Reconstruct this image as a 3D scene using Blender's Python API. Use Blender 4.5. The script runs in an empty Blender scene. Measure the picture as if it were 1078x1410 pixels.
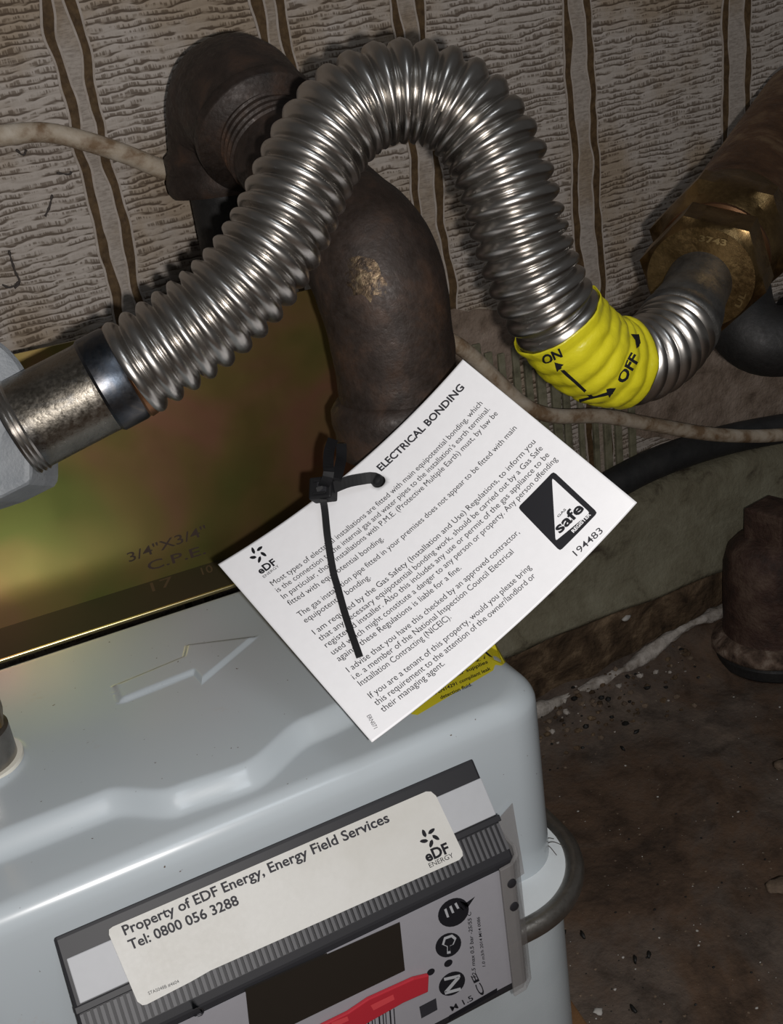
import bpy, bmesh, math, random
from mathutils import Vector, Matrix
from mathutils.bvhtree import BVHTree
from mathutils import noise as mnoise
random.seed(7)
C = bpy.context.scene.collection

# ------------------------------------------------------------------ camera frame
# mm throughout; world X along the wall to the right, Y into the wall, Z up. Floor z = 0.
FPX = 1404.0
CX, CY = 539.0, 705.0
VR = Vector((3440., -1085., FPX)).normalized()
VD = Vector((466., 3295., FPX)); VD = (VD - VR * VD.dot(VR)).normalized()
VF = VR.cross(VD).normalized()
CAMH = 437.0
WALL = 550.0
CAM = Vector((0, 0, CAMH))

def c2w(v):                      # camera vector (x right, y down, z forward) -> world vector
    return Vector((VR.dot(v), VF.dot(v), -VD.dot(v)))
def W(r, f, d):                  # along wall, towards wall, below camera
    return Vector((r, f, CAMH - d))
def ray(x, y):
    return c2w(Vector(((x - CX) / FPX, (y - CY) / FPX, 1.0)))
def px(x, y, z):                 # point at depth z on a sight line
    return CAM + ray(x, y) * z
def on_f(x, y, f):               # on the vertical plane at distance f
    r = ray(x, y); return CAM + r * (f / r.y)
def on_d(x, y, d):               # on the level plane d below the lens
    r = ray(x, y); return CAM + r * (-d / r.z)
def proj(p):
    q = p - CAM
    c = VR * q.x + VF * q.y - VD * q.z
    return (CX + FPX * c.x / c.z, CY + FPX * c.y / c.z)

cam = bpy.data.cameras.new('camera')
camo = bpy.data.objects.new('camera', cam); C.objects.link(camo)
cam.sensor_fit = 'HORIZONTAL'; cam.sensor_width = 36.0; cam.lens = 36.0 * FPX / 1078.0
cam.clip_start = 0.005; cam.clip_end = 20
ex, ey, ez = c2w(Vector((1, 0, 0))), c2w(Vector((0, -1, 0))), c2w(Vector((0, 0, -1)))
m = Matrix((ex, ey, ez)).transposed().to_4x4(); m.translation = CAM * 0.001
camo.matrix_world = m
bpy.context.scene.camera = camo

# ------------------------------------------------------------------ light
wd = bpy.data.worlds.new('world'); bpy.context.scene.world = wd; wd.use_nodes = True
wd.node_tree.nodes['Background'].inputs[0].default_value = (1.0, 0.97, 0.95, 1)
wd.node_tree.nodes['Background'].inputs[1].default_value = 0.06
fl = bpy.data.lights.new('phone_flash', 'POINT'); fl.energy = 4.9; fl.shadow_soft_size = 0.003
fl.color = (1.0, 0.965, 0.94)
flo = bpy.data.objects.new('phone_flash', fl); C.objects.link(flo)
flo.location = (CAM + c2w(Vector((14, 9, -3)))) * 0.001
rl = bpy.data.lights.new('fill_light', 'AREA'); rl.energy = 1.6; rl.size = 0.35; rl.color = (0.86, 0.93, 1.0)  # unseen fill light, added for a soft bluish sheen on the meter
rlo = bpy.data.objects.new('fill_light', rl); C.objects.link(rlo)
rlo.location = (0.25, -0.55, 1.35)
rlo.rotation_euler = (Vector((0.15, 0.4, 0.2)) - Vector(rlo.location)).to_track_quat('-Z', 'Y').to_euler()
sc = bpy.context.scene
sc.view_settings.view_transform = 'Standard'; sc.view_settings.look = 'None'
sc.view_settings.exposure = 0.0; sc.view_settings.gamma = 1.0
sc.view_settings.use_curve_mapping = False

# ------------------------------------------------------------------ materials
def nodes(name):
    mt = bpy.data.materials.new(name); mt.use_nodes = True
    nt = mt.node_tree; b = nt.nodes['Principled BSDF']
    return mt, nt, b
def nd(nt, t, **k):
    n = nt.nodes.new(t)
    for a, v in k.items(): setattr(n, a, v)
    return n
def mapping(nt, sx, sy, sz, src=None):
    tc = nd(nt, 'ShaderNodeTexCoord'); mp = nd(nt, 'ShaderNodeMapping')
    mp.inputs['Scale'].default_value = (sx, sy, sz)
    nt.links.new(tc.outputs[src or 'Object'], mp.inputs[0]); return mp.outputs[0]
def noise(nt, vec, scale, detail=4, rough=.55, dist=0):
    n = nd(nt, 'ShaderNodeTexNoise'); n.inputs['Scale'].default_value = scale
    n.inputs['Detail'].default_value = detail; n.inputs['Roughness'].default_value = rough
    n.inputs['Distortion'].default_value = dist
    nt.links.new(vec, n.inputs['Vector']); return n.outputs[0]
def ramp(nt, fac, stops):
    r = nd(nt, 'ShaderNodeValToRGB'); e = r.color_ramp.elements
    while len(e) < len(stops): e.new(0.5)
    for q, (p, c) in zip(e, stops):
        q.position = p; q.color = (c[0], c[1], c[2], 1) if not isinstance(c, (int, float)) else (c, c, c, 1)
    nt.links.new(fac, r.inputs[0]); return r.outputs[0]
def mix(nt, fac, a, b, mode='MIX'):
    mx = nd(nt, 'ShaderNodeMix', data_type='RGBA', blend_type=mode)
    for s, v in ((0, fac), (6, a), (7, b)):
        if isinstance(v, (int, float)): mx.inputs[s].default_value = v if s == 0 else (v, v, v, 1)
        elif isinstance(v, tuple): mx.inputs[s].default_value = (*v, 1)
        else: nt.links.new(v, mx.inputs[s])
    return mx.outputs[2]
def bump(nt, b, h, strength, dist):
    n = nd(nt, 'ShaderNodeBump'); n.inputs['Strength'].default_value = strength
    n.inputs['Distance'].default_value = dist
    nt.links.new(h, n.inputs['Height']); nt.links.new(n.outputs[0], b.inputs['Normal'])
def plain(name, col, rough=.5, metal=0, spec=.5):
    mt, nt, b = nodes(name)
    b.inputs['Roughness'].default_value = rough; b.inputs['Metallic'].default_value = metal
    b.inputs['Specular IOR Level'].default_value = spec
    v = mapping(nt, 1, 1, 1); n = noise(nt, v, 300, 3)
    nt.links.new(mix(nt, n, tuple(c * .965 for c in col), tuple(min(1, c * 1.035) for c in col)), b.inputs['Base Color'])
    return mt
def worn(name, stops, scale, rough=(.4, .7), metal=0, bscale=600, bstr=.4, bdist=.0006, spec=.5, dist=0.3):
    mt, nt, b = nodes(name)
    v = mapping(nt, 1, 1, 1)
    n = noise(nt, v, scale, 8, .62, dist)
    nt.links.new(ramp(nt, n, stops), b.inputs['Base Color'])
    n2 = noise(nt, v, bscale, 5, .6)
    rr = ramp(nt, n2, [(.3, rough[0]), (.7, rough[1])])
    nt.links.new(rr, b.inputs['Roughness'])
    b.inputs['Metallic'].default_value = metal; b.inputs['Specular IOR Level'].default_value = spec
    if bstr: bump(nt, b, n2, bstr, bdist)
    return mt

def wallpaper(name, slub=True):
    mt, nt, b = nodes(name)
    v = mapping(nt, 1, 1, 1)
    rot = nd(nt, 'ShaderNodeVectorRotate', rotation_type='Y_AXIS'); rot.inputs['Angle'].default_value = math.radians(3.0)
    nt.links.new(v, rot.inputs['Vector'])
    def sub(sx, sz):
        mp = nd(nt, 'ShaderNodeMapping'); mp.inputs['Scale'].default_value = (sx, 1, sz)
        nt.links.new(rot.outputs[0], mp.inputs[0]); return mp.outputs[0]
    weft = noise(nt, sub(150, 1500), 1.0, 2, .5)
    ticks = noise(nt, sub(1100, 120), 1.0, 1, .5)
    if slub:
        sep = nd(nt, 'ShaderNodeSeparateXYZ'); nt.links.new(rot.outputs[0], sep.inputs[0])
        def ma(op, p, q):
            n_ = nd(nt, 'ShaderNodeMath', operation=op)
            for i_, v_ in enumerate((p, q)):
                if isinstance(v_, (int, float)): n_.inputs[i_].default_value = v_
                else: nt.links.new(v_, n_.inputs[i_])
            return n_.outputs[0]
        warp = noise(nt, sub(34, 70), 1.0, 3, .6)              # cross ribs wander, swell and break off
        ph = ma('FRACT', ma('ADD', ma('MULTIPLY', sep.outputs[2], 290.0), ma('MULTIPLY', warp, 2.6)), 0)
        line = ramp(nt, ph, [(.0, 1.0), (.08, .0), (.24, .0), (.32, .5), (.60, .85), (.80, 1.0)])
        zone = ramp(nt, ph, [(.20, 0.0), (.28, 1.0), (.66, 1.0), (.80, 0.0)])
        tk = ramp(nt, ticks, [(.44, .28), (.53, 1.0)])
        brk = ramp(nt, noise(nt, sub(75, 420), 1.0, 2, .5), [(.40, .85), (.52, 0.0)])
        h = mix(nt, zone, line, mix(nt, 1.0, line, tk, 'MULTIPLY'))
        h = mix(nt, brk, h, .85)
        h = mix(nt, .20, h, weft)
        col = ramp(nt, h, [(.12, (.115, .088, .068)), (.40, (.24, .20, .165)), (.75, (.40, .355, .315)), (.95, (.46, .41, .37))])
    else:
        g1 = noise(nt, sub(420, 900), 1.0, 2, .5)
        h = mix(nt, .5, g1, weft)
        col = ramp(nt, h, [(.35, (.24, .205, .175)), (.6, (.37, .325, .285))])
    st = noise(nt, v, 14, 5, .6)
    dirt = ramp(nt, st, [(.38, (.72, .62, .48)), (.52, (1, 1, 1))])
    col = mix(nt, .8, col, dirt, 'MULTIPLY')
    nt.links.new(col, b.inputs['Base Color'])
    b.inputs['Roughness'].default_value = .75; b.inputs['Specular IOR Level'].default_value = .25
    bump(nt, b, h, .6, .0009 if slub else .0004)
    return mt

M = {}
M['paper'] = wallpaper('ribbed_wallpaper')
M['paper_band'] = wallpaper('smooth_wallpaper_band', False)
M['stripe'] = worn('brown_stripe', [(.3, (.045, .026, .012)), (.7, (.115, .072, .034))], 260, (.6, .8), bstr=.5, bscale=500, spec=.2)
M['lip'] = worn('pale_stripe_lip', [(.3, (.30, .255, .215)), (.7, (.42, .37, .33))], 200, (.6, .8), spec=.2)
M['plaster'] = worn('bare_plaster', [(.25, (.07, .05, .035)), (.45, (.20, .15, .115)), (.7, (.30, .235, .19))], 55, (.8, .95), bscale=220, bstr=.7, bdist=.003, spec=.15)
M['slat'] = worn('green_painted_slat', [(.25, (.05, .045, .03)), (.5, (.17, .16, .105)), (.75, (.24, .22, .16))], 90, (.6, .8), bstr=.5, spec=.2)
M['skirt'] = worn('green_grey_paint', [(.3, (.065, .052, .036)), (.42, (.175, .158, .108)), (.7, (.25, .235, .17))], 38, (.6, .85), bscale=260, bstr=.6, bdist=.002, spec=.2, dist=.6)
M['brownband'] = worn('brown_dirty_plaster', [(.3, (.030, .020, .013)), (.5, (.10, .066, .040)), (.72, (.24, .17, .105))], 45, (.8, .95), bscale=200, bstr=.8, bdist=.003, spec=.15, dist=.6)
M['mortar'] = worn('pale_mortar', [(.3, (.20, .17, .14)), (.6, (.46, .42, .38))], 120, (.8, .95), bscale=300, bstr=.7, bdist=.002, spec=.15)

def floor_mat():
    mt, nt, b = nodes('stained_concrete')
    v = mapping(nt, 1, 1, 1)
    a = noise(nt, v, 9, 9, .68, .5); c = noise(nt, v, 45, 8, .7, .3); e = noise(nt, v, 260, 4, .6)
    col = ramp(nt, a, [(.30, (.040, .030, .024)), (.44, (.105, .070, .049)), (.56, (.115, .092, .077)), (.72, (.20, .16, .13))])
    col = mix(nt, .65, col, ramp(nt, c, [(.34, (.28, .25, .22)), (.5, (.85, .8, .75)), (.72, (1.25, 1.1, .95))]), 'MULTIPLY')
    sp = ramp(nt, e, [(.70, 0.0), (.76, 1.0)])
    col = mix(nt, sp, col, (.26, .22, .17))
    nt.links.new(col, b.inputs['Base Color'])
    b.inputs['Roughness'].default_value = .8; b.inputs['Specular IOR Level'].default_value = .2
    bump(nt, b, mix(nt, .5, c, e), .6, .003)
    return mt
M['floor'] = floor_mat()
M['rust'] = worn('rusty_iron', [(.28, (.012, .008, .006)), (.5, (.034, .023, .018)), (.66, (.062, .036, .024)), (.8, (.12, .055, .03))], 60, (.42, .72), metal=.25, bscale=420, bstr=.35, bdist=.0010)
M['scrape'] = worn('scraped_bare_iron', [(.36, (.030, .021, .016)), (.50, (.13, .09, .055)), (.68, (.33, .26, .16))], 190, (.35, .5), metal=.8, bscale=600, bstr=.4, dist=1.0)
_nt = M['scrape'].node_tree; _v = mapping(_nt, 1, 1, 1)
_nt.links.new(ramp(_nt, noise(_nt, _v, 170, 6, .7, .5), [(.44, 0.0), (.56, .85)]), _nt.nodes['Principled BSDF'].inputs['Alpha'])
M['darkiron'] = worn('black_iron', [(.3, (.007, .007, .007)), (.7, (.022, .020, .019))], 60, (.5, .7), metal=.1, bscale=400, bstr=.4)
M['redrust'] = worn('red_rust', [(.3, (.020, .011, .008)), (.5, (.060, .030, .021)), (.72, (.13, .085, .06))], 50, (.6, .85), metal=.1, bscale=350, bstr=.7, bdist=.002)
M['crust'] = worn('tan_crust', [(.32, (.035, .022, .016)), (.5, (.14, .095, .07)), (.66, (.28, .22, .175))], 80, (.75, .9), bscale=300, bstr=.8, bdist=.002, spec=.2)
M['steel'] = worn('stainless_steel', [(.3, (.41, .39, .365)), (.7, (.50, .48, .455))], 60, (.27, .32), metal=1, bscale=150, bstr=0)
M['cuff'] = worn('heat_tinted_steel', [(.32, (.09, .11, .14)), (.46, (.20, .18, .15)), (.6, (.34, .31, .27)), (.75, (.42, .40, .38))], 30, (.22, .42), metal=1, bscale=700, bstr=.2, bdist=.0004, dist=.8)
M['cuffdark'] = worn('dark_grey_cuff', [(.3, (.05, .05, .05)), (.7, (.15, .145, .135))], 90, (.4, .6), metal=.7, bscale=600, bstr=.4)
M['dullsteel'] = worn('dull_grey_steel', [(.3, (.20, .185, .165)), (.7, (.34, .32, .295))], 70, (.30, .40), metal=.92, bscale=500, bstr=.25)
M['bluesteel'] = worn('blue_black_steel', [(.35, (.05, .06, .075)), (.55, (.09, .09, .095)), (.72, (.20, .18, .15))], 70, (.3, .42), metal=1, bscale=500, bstr=.15, bdist=.0003, dist=.8)
M['copperring'] = plain('copper_tinted_weld', (.24, .12, .06), .4, 1)
M['brasslit'] = plain('lit_raised_brass', (.50, .36, .17), .3, 1)  # brass lightened to stand in for light caught by the raised figures
M['cast'] = worn('grey_cast_paint', [(.3, (.17, .185, .20)), (.7, (.26, .275, .29))], 90, (.5, .6), bscale=900, bstr=.6, bdist=.0006)
M['brass'] = worn('tarnished_brass', [(.3, (.11, .068, .027)), (.55, (.26, .17, .075)), (.75, (.42, .29, .13))], 50, (.30, .45), metal=1, bscale=500, bstr=.25, bdist=.0006)
M['copper'] = worn('brown_copper', [(.3, (.07, .035, .018)), (.5, (.17, .09, .048)), (.68, (.38, .26, .15))], 40, (.35, .6), metal=.8, bscale=400, bstr=.3)
M['white'] = worn('meter_grey_enamel', [(.3, (.43, .475, .50)), (.7, (.48, .525, .55))], 20, (.22, .30), bscale=300, bstr=.04)
def enamel():
    mt, nt, b = nodes('speckled_meter_enamel')
    v = mapping(nt, 1, 1, 1)
    sp = ramp(nt, noise(nt, v, 420, 2, .5), [(.735, 0.0), (.77, 1.0)])
    rs = ramp(nt, noise(nt, v, 30, 6, .7), [(.64, 0.0), (.82, .5)])
    col = mix(nt, rs, (.43, .475, .505), (.40, .27, .17))
    col = mix(nt, sp, col, (.10, .07, .05))
    nt.links.new(col, b.inputs['Base Color']); b.inputs['Roughness'].default_value = .25
    b.inputs['Coat Weight'].default_value = .3; b.inputs['Coat Roughness'].default_value = .12
    return mt
M['enamel'] = enamel()
M['flange'] = plain('white_flange_enamel', (.62, .66, .68), .35)
def zinc():
    mt, nt, b = nodes('iridescent_zinc_plate')
    v = mapping(nt, 1, 1, 1)
    n = noise(nt, v, 11, 3, .5, .4)
    sep = nd(nt, 'ShaderNodeSeparateXYZ'); nt.links.new(v, sep.inputs[0])
    ad = nd(nt, 'ShaderNodeMath', operation='MULTIPLY_ADD')
    nt.links.new(sep.outputs[0], ad.inputs[0]); ad.inputs[1].default_value = 1.3; 
    nt.links.new(n, ad.inputs[2])
    col = ramp(nt, ad.outputs[0], [(.38, (.16, .18, .045)), (.50, (.28, .20, .07)), (.58, (.36, .18, .105)), (.68, (.33, .20, .095)), (.76, (.27, .22, .08)), (.82, (.34, .13, .14))])
    nt.links.new(col, b.inputs['Base Color'])
    b.inputs['Metallic'].default_value = .85
    g = ramp(nt, noise(nt, v, 60, 3), [(.3, .30), (.7, .34)]); nt.links.new(g, b.inputs['Roughness'])
    return mt
M['zinc'] = zinc()
M['ledge'] = plain('shade_painted_ledge', (.030, .022, .012), .6)  # near-black colour stands in for the dark reflection at the plate's foot
M['zincedge'] = plain('bright_cut_edge', (.62, .54, .30), .3, 1)
def cablem(name, c1, c2, c3):
    return worn(name, [(.38, c1), (.52, c2), (.7, c3)], 60, (.5, .75), bscale=300, bstr=.4, bdist=.001, spec=.3)
M['cream'] = cablem('dirty_cream_cable', (.20, .13, .075), (.40, .33, .25), (.52, .46, .38))
M['blackcable'] = worn('black_rubber', [(.3, (.012, .013, .014)), (.7, (.03, .03, .03))], 60, (.5, .7), bscale=300, bstr=.3)
M['card'] = plain('white_card', (.80, .80, .82), .42)
M['ink'] = plain('black_ink', (.012, .012, .015), .6, 0, .15)
M['inkgrey'] = plain('dark_grey_ink', (.030, .030, .036), .6, 0, .2)
M['stampl'] = plain('brown_stamp_ink', (.11, .07, .04), .6)
M['stamp'] = plain('dark_stamp_ink', (.035, .018, .012), .6)
M['blackplastic'] = plain('black_nylon', (.007, .007, .008), .6, 0, .25)
M['darkpl'] = plain('dark_grey_plastic', (.020, .020, .023), .5, 0, .3)
M['fluteG'] = plain('grey_fluted_plastic', (.085, .085, .09), .5, 0, .3)
M['panel'] = plain('grey_panel_print', (.30, .295, .32), .5, 0, .3)
M['strip'] = plain('white_panel_strip', (.40, .41, .43), .5, 0, .3)
M['label'] = worn('aged_white_label', [(.3, (.50, .49, .455)), (.6, (.565, .56, .535))], 25, (.55, .65), bstr=.05)
M['lcd'] = plain('lcd_glass', (.018, .015, .012), .3)
M['red'] = plain('red_tape', (.42, .022, .035), .4)
M['redl'] = plain('light_red_tape', (.60, .06, .07), .35)
M['yellow'] = worn('yellow_vinyl', [(.3, (.52, .47, .012)), (.7, (.64, .58, .02))], 60, (.28, .4), bscale=140, bstr=.35, bdist=.0015)
M['yellowl'] = plain('yellow_label', (.55, .48, .02), .45)
M['rubberw'] = plain('cream_washer', (.70, .68, .60), .5)
M['wood'] = worn('orange_board', [(.3, (.10, .048, .018)), (.7, (.18, .09, .035))], 40, (.6, .8))
M['chip'] = plain('pale_plaster_chip', (.45, .43, .40), .8)
M['chipb'] = worn('tan_stone_chip', [(.3, (.09, .06, .04)), (.7, (.20, .145, .10))], 150, (.8, .9), bstr=.8)
M['dropping'] = plain('black_droppings', (.008, .007, .006), .6)
M['web'] = plain('dusty_web', (.05, .04, .035), .8)
def clear():
    mt, nt, b = nodes('smoky_clear_plastic')
    b.inputs['Base Color'].default_value = (.34, .325, .32, 1); b.inputs['Roughness'].default_value = .25
    b.inputs['Alpha'].default_value = .38
    v = mapping(nt, 1, 1, 1); n = noise(nt, v, 80, 3); bump(nt, b, n, .2, .001)
    return mt
M['clear'] = clear()

# ------------------------------------------------------------------ mesh helpers (mm in, metres out)
def obj(name, verts, faces, mat, parent=None, smooth=False, origin=None):
    me = bpy.data.meshes.new(name)
    o_ = origin or (Vector(parent['o']) if parent is not None and 'o' in parent else Vector((0, 0, 0)))
    me.from_pydata([((Vector(v) - o_) * .001) for v in verts], [], faces)
    me.update()
    for mt in (mat if isinstance(mat, list) else [mat]): me.materials.append(M[mt])
    if smooth: me.polygons.foreach_set('use_smooth', [True] * len(me.polygons))
    o = bpy.data.objects.new(name, me); C.objects.link(o)
    if parent is not None:
        o.parent = parent
    else:
        o.location = o_ * .001
    o['_o'] = tuple(o_)
    return o
def recalc(o):
    bm = bmesh.new(); bm.from_mesh(o.data); bmesh.ops.recalc_face_normals(bm, faces=bm.faces); bm.to_mesh(o.data); bm.free(); return o
def child_of_part(o, parent):    # sub-parts share the origin of the part above
    o.parent = parent; return o
def thing(name, label, cat, base, group=None):
    o = bpy.data.objects.new(name, None); C.objects.link(o)
    o.empty_display_size = .02
    o.location = Vector(base) * .001; o['o'] = tuple(base)
    o['label'] = label; o['category'] = cat
    if group: o['group'] = group
    return o
def tag(o, label, cat, group=None):
    o['label'] = label; o['category'] = cat
    if group: o['group'] = group
    return o
def bev(o, w, seg=2, ang=30):
    md = o.modifiers.new('bevel', 'BEVEL'); md.width = w * .001; md.segments = seg
    md.limit_method = 'ANGLE'; md.angle_limit = math.radians(ang)
    return o
def sub(parent):                 # origin a sub-part must use
    return Vector(parent['_o']) if '_o' in parent else Vector(parent['o'])

def catmull(pts, n=12):
    P = [2 * pts[0] - pts[1]] + list(pts) + [2 * pts[-1] - pts[-2]]
    out = []
    for i in range(1, len(P) - 2):
        a, b, c, d = P[i - 1], P[i], P[i + 1], P[i + 2]
        for k in range(n):
            t = k / n
            out.append(.5 * ((2 * b) + (c - a) * t + (2 * a - 5 * b + 4 * c - d) * t * t + (3 * b - a - 3 * c + d) * t ** 3))
    out.append(pts[-1].copy()); return out
def resample(pts, step):
    L = [0]
    for a, b in zip(pts, pts[1:]): L.append(L[-1] + (b - a).length)
    n = max(2, int(L[-1] / step)); out = []; j = 0
    for i in range(n + 1):
        s = L[-1] * i / n
        while j < len(L) - 2 and L[j + 1] < s: j += 1
        t = (s - L[j]) / max(1e-9, L[j + 1] - L[j]); out.append(pts[j].lerp(pts[j + 1], t))
    return out, L[-1]
def smooth_path(pts, it=3):
    pts = [p.copy() for p in pts]
    for _ in range(it):
        pts = [pts[0]] + [(pts[i - 1] + pts[i] * 2 + pts[i + 1]) / 4 for i in range(1, len(pts) - 1)] + [pts[-1]]
    return pts
def frames(pts):
    T = [(pts[min(i + 1, len(pts) - 1)] - pts[max(i - 1, 0)]).normalized() for i in range(len(pts))]
    n = T[0].orthogonal().normalized(); out = []
    for t in T:
        n = (n - t * n.dot(t)).normalized(); out.append((t, n, t.cross(n)))
    return out
def tube_geo(pts, rad, seg=32, cap=True, jitter=None):
    fr = frames(pts); V = []; F = []
    for i, (p, (t, n, b)) in enumerate(zip(pts, fr)):
        r = rad(i) if callable(rad) else rad
        for k in range(seg):
            a = 2 * math.pi * k / seg
            rr = r + (jitter(i, a) if jitter else 0)
            V.append(p + (n * math.cos(a) + b * math.sin(a)) * rr)
    for i in range(len(pts) - 1):
        for k in range(seg):
            k2 = (k + 1) % seg
            F.append((i * seg + k, i * seg + k2, (i + 1) * seg + k2, (i + 1) * seg + k))
    if cap:
        F.append(tuple(range(seg - 1, -1, -1))); F.append(tuple((len(pts) - 1) * seg + k for k in range(seg)))
    return V, F
def tube(name, pts, rad, mat, parent=None, seg=32, cap=True, jitter=None, origin=None):
    V, F = tube_geo(pts, rad, seg, cap, jitter)
    return recalc(obj(name, V, F, mat, parent, True, origin))
def lathe(name, base, axis, prof, mat, parent=None, seg=48, hexa=None, origin=None, smooth=True):
    """prof: list of (along axis, radius); hexa = set of profile rows that are six-sided"""
    ax = axis.normalized(); n = ax.orthogonal().normalized(); b = ax.cross(n)
    V = []; F = []
    for i, (h, r) in enumerate(prof):
        for k in range(seg):
            a = 2 * math.pi * k / seg; rr = r
            if hexa and i in hexa:
                q = (a + .35) % (math.pi / 3) - math.pi / 6; rr = r / math.cos(q)
            V.append(base + ax * h + (n * math.cos(a) + b * math.sin(a)) * rr)
    for i in range(len(prof) - 1):
        for k in range(seg):
            k2 = (k + 1) % seg
            F.append((i * seg + k, i * seg + k2, (i + 1) * seg + k2, (i + 1) * seg + k))
    F.append(tuple(range(seg - 1, -1, -1))); F.append(tuple((len(prof) - 1) * seg + k for k in range(seg)))
    o = recalc(obj(name, V, F, mat, parent, smooth, origin))
    if smooth:
        bm = bmesh.new(); bm.from_mesh(o.data)
        for e in bm.edges:
            if len(e.link_faces) == 2 and e.calc_face_angle() > .6: e.smooth = False
        bm.to_mesh(o.data); bm.free()
    return o
def prism(name, poly, vec, mat, parent=None, bevel=0, origin=None):
    n = len(poly); V = [Vector(p) for p in poly] + [Vector(p) + vec for p in poly]
    F = [tuple(range(n)), tuple(range(2 * n - 1, n - 1, -1))] + [(i, (i + 1) % n, n + (i + 1) % n, n + i) for i in range(n)]
    o = recalc(obj(name, V, F, mat, parent, False, origin))
    if bevel: bev(o, bevel)
    return o
def box(name, c, a, b, d, mat, parent=None, bevel=0, origin=None):
    """c centre; a, b, d half-extent vectors"""
    return prism(name, [c - a - b - d, c + a - b - d, c + a + b - d, c - a + b - d], d * 2, mat, parent, bevel, origin)
def blob(name, c, rx, ry, rz, mat, parent=None, seed=0, amp=.3, sub_=2, rot=0, origin=None):
    bm = bmesh.new(); bmesh.ops.create_icosphere(bm, subdivisions=sub_, radius=1)
    R = Matrix.Rotation(rot, 3, 'Z')
    for v in bm.verts:
        k = 1 + amp * mnoise.noise(v.co * 1.3 + Vector((seed * 3.1, seed, 0)))
        v.co = R @ Vector((v.co.x * rx * k, v.co.y * ry * k, v.co.z * rz * k)) + c
    bm.verts.index_update()
    V = [v.co.copy() for v in bm.verts]; F = [tuple(v.index for v in f.verts) for f in bm.faces]; bm.free()
    return obj(name, V, F, mat, parent, sub_ > 1, origin)

# ------------------------------------------------------------------ print (lettering and flat marks on real surfaces)
_fc = bpy.data.curves.new('print_source', 'FONT'); _fo = bpy.data.objects.new('print_source', _fc)
C.objects.link(_fo)
def text_geo(s, bold=0.0, ws=1.0):
    _fc.body = s; _fc.offset = bold; _fc.space_word = ws; _fc.resolution_u = 3; _fc.size = 1
    bpy.context.view_layer.update()
    me = _fo.evaluated_get(bpy.context.evaluated_depsgraph_get()).to_mesh()
    V = [v.co.copy() for v in me.vertices]; F = [tuple(p.vertices) for p in me.polygons]
    _fo.to_mesh_clear(); return V, F
def ext(V): return min(v.x for v in V), max(v.x for v in V)
_h, _ = text_geo('H'); CAPH = max(v.y for v in _h)
def fit_text(s, length, cap, bold=0.0, xs=None):
    """letters sized to the cap height; where the line is longer than the words, the gaps between words open up"""
    k = cap / CAPH; ws = 1.0
    V, F = text_geo(s, bold); a, b = ext(V); w1 = b - a
    if xs and ' ' in s and length / w1 > k * xs:
        lo, hi = 1.0, 4.0
        for _ in range(7):
            ws = (lo + hi) / 2; V, F = text_geo(s, bold, ws); a, b = ext(V)
            if (b - a) * k * xs < length: lo = ws
            else: hi = ws
    sx = length / (b - a)
    return [Vector(((v.x - a) * sx, v.y * k, 0)) for v in V], F
def bvh_of(*objs):
    V = []; F = []
    for o in objs:
        off = len(V); oo = Vector(o['_o'])
        V += [v.co * 1000 + oo for v in o.data.vertices]
        F += [tuple(i + off for i in p.vertices) for p in o.data.polygons]
    return BVHTree.FromPolygons(V, F)
def drop(bvh, x, y, off, last=[None]):
    d = ray(x, y).normalized()
    hit, nrm, _, _ = bvh.ray_cast(CAM, d)
    if hit is None:
        l, nn = last[0]; t = (l - CAM).dot(nn) / d.dot(nn); return CAM + d * t + nn * off
    if nrm.dot(d) > 0: nrm = -nrm
    last[0] = (hit, nrm); return hit + nrm * off
def print_text(s, p0, p1, cap, bvh, mat, parent, bold=0.0, off=.08, up=None, xs=None, name='lettering'):
    p0 = Vector(p0); p1 = Vector(p1); L = (p1 - p0).length; e = (p1 - p0) / L
    u = Vector(up).normalized() if up else Vector((e.y, -e.x))
    V, F = fit_text(s, L, cap, bold, xs)
    W_ = [drop(bvh, *(p0 + e * v.x + u * v.y), off) for v in V]
    return obj(name, W_, F, mat, parent, False, sub(parent))
def print_poly(pts, bvh, mat, parent, off=.05, name='printed_mark', cuts=0):
    bm = bmesh.new(); bm.faces.new([bm.verts.new((p[0], p[1], 0)) for p in pts])
    bmesh.ops.triangulate(bm, faces=bm.faces[:])
    if cuts: bmesh.ops.subdivide_edges(bm, edges=bm.edges[:], cuts=cuts, use_grid_fill=True)
    bm.verts.index_update()
    V = [drop(bvh, v.co.x, v.co.y, off) for v in bm.verts]; F = [tuple(v.index for v in f.verts) for f in bm.faces]; bm.free()
    return obj(name, V, F, mat, parent, False, sub(parent))
def stroke(a, b, w): 
    a, b = Vector(a), Vector(b); d = (b - a).normalized(); q = Vector((-d.y, d.x)) * w; return [tuple(a + q), tuple(b + q), tuple(b - q), tuple(a - q)]
def ell(cx, cy, a, b, rot, n=24):
    c, s = math.cos(rot), math.sin(rot)
    return [(cx + a * math.cos(t) * c - b * math.sin(t) * s, cy + a * math.cos(t) * s + b * math.sin(t) * c) for t in [2 * math.pi * i / n for i in range(n)]]
def petal(c, ang, r0, r1, w):
    """one swirl petal of the round flower emblem, px"""
    a, b = [], []
    for i in range(8):
        t = i / 7; r = r0 + (r1 - r0) * t; th = ang + .55 * t; wd_ = w * math.sin(math.pi * min(1, .15 + t * .85)) ** .7
        p = Vector((math.cos(th), math.sin(th))) * r; q = Vector((-math.sin(th), math.cos(th)))
        a.append(p + q * wd_); b.append(p - q * wd_ * .5)
    return [(c[0] + v.x, c[1] + v.y) for v in a + b[::-1]]

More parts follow.
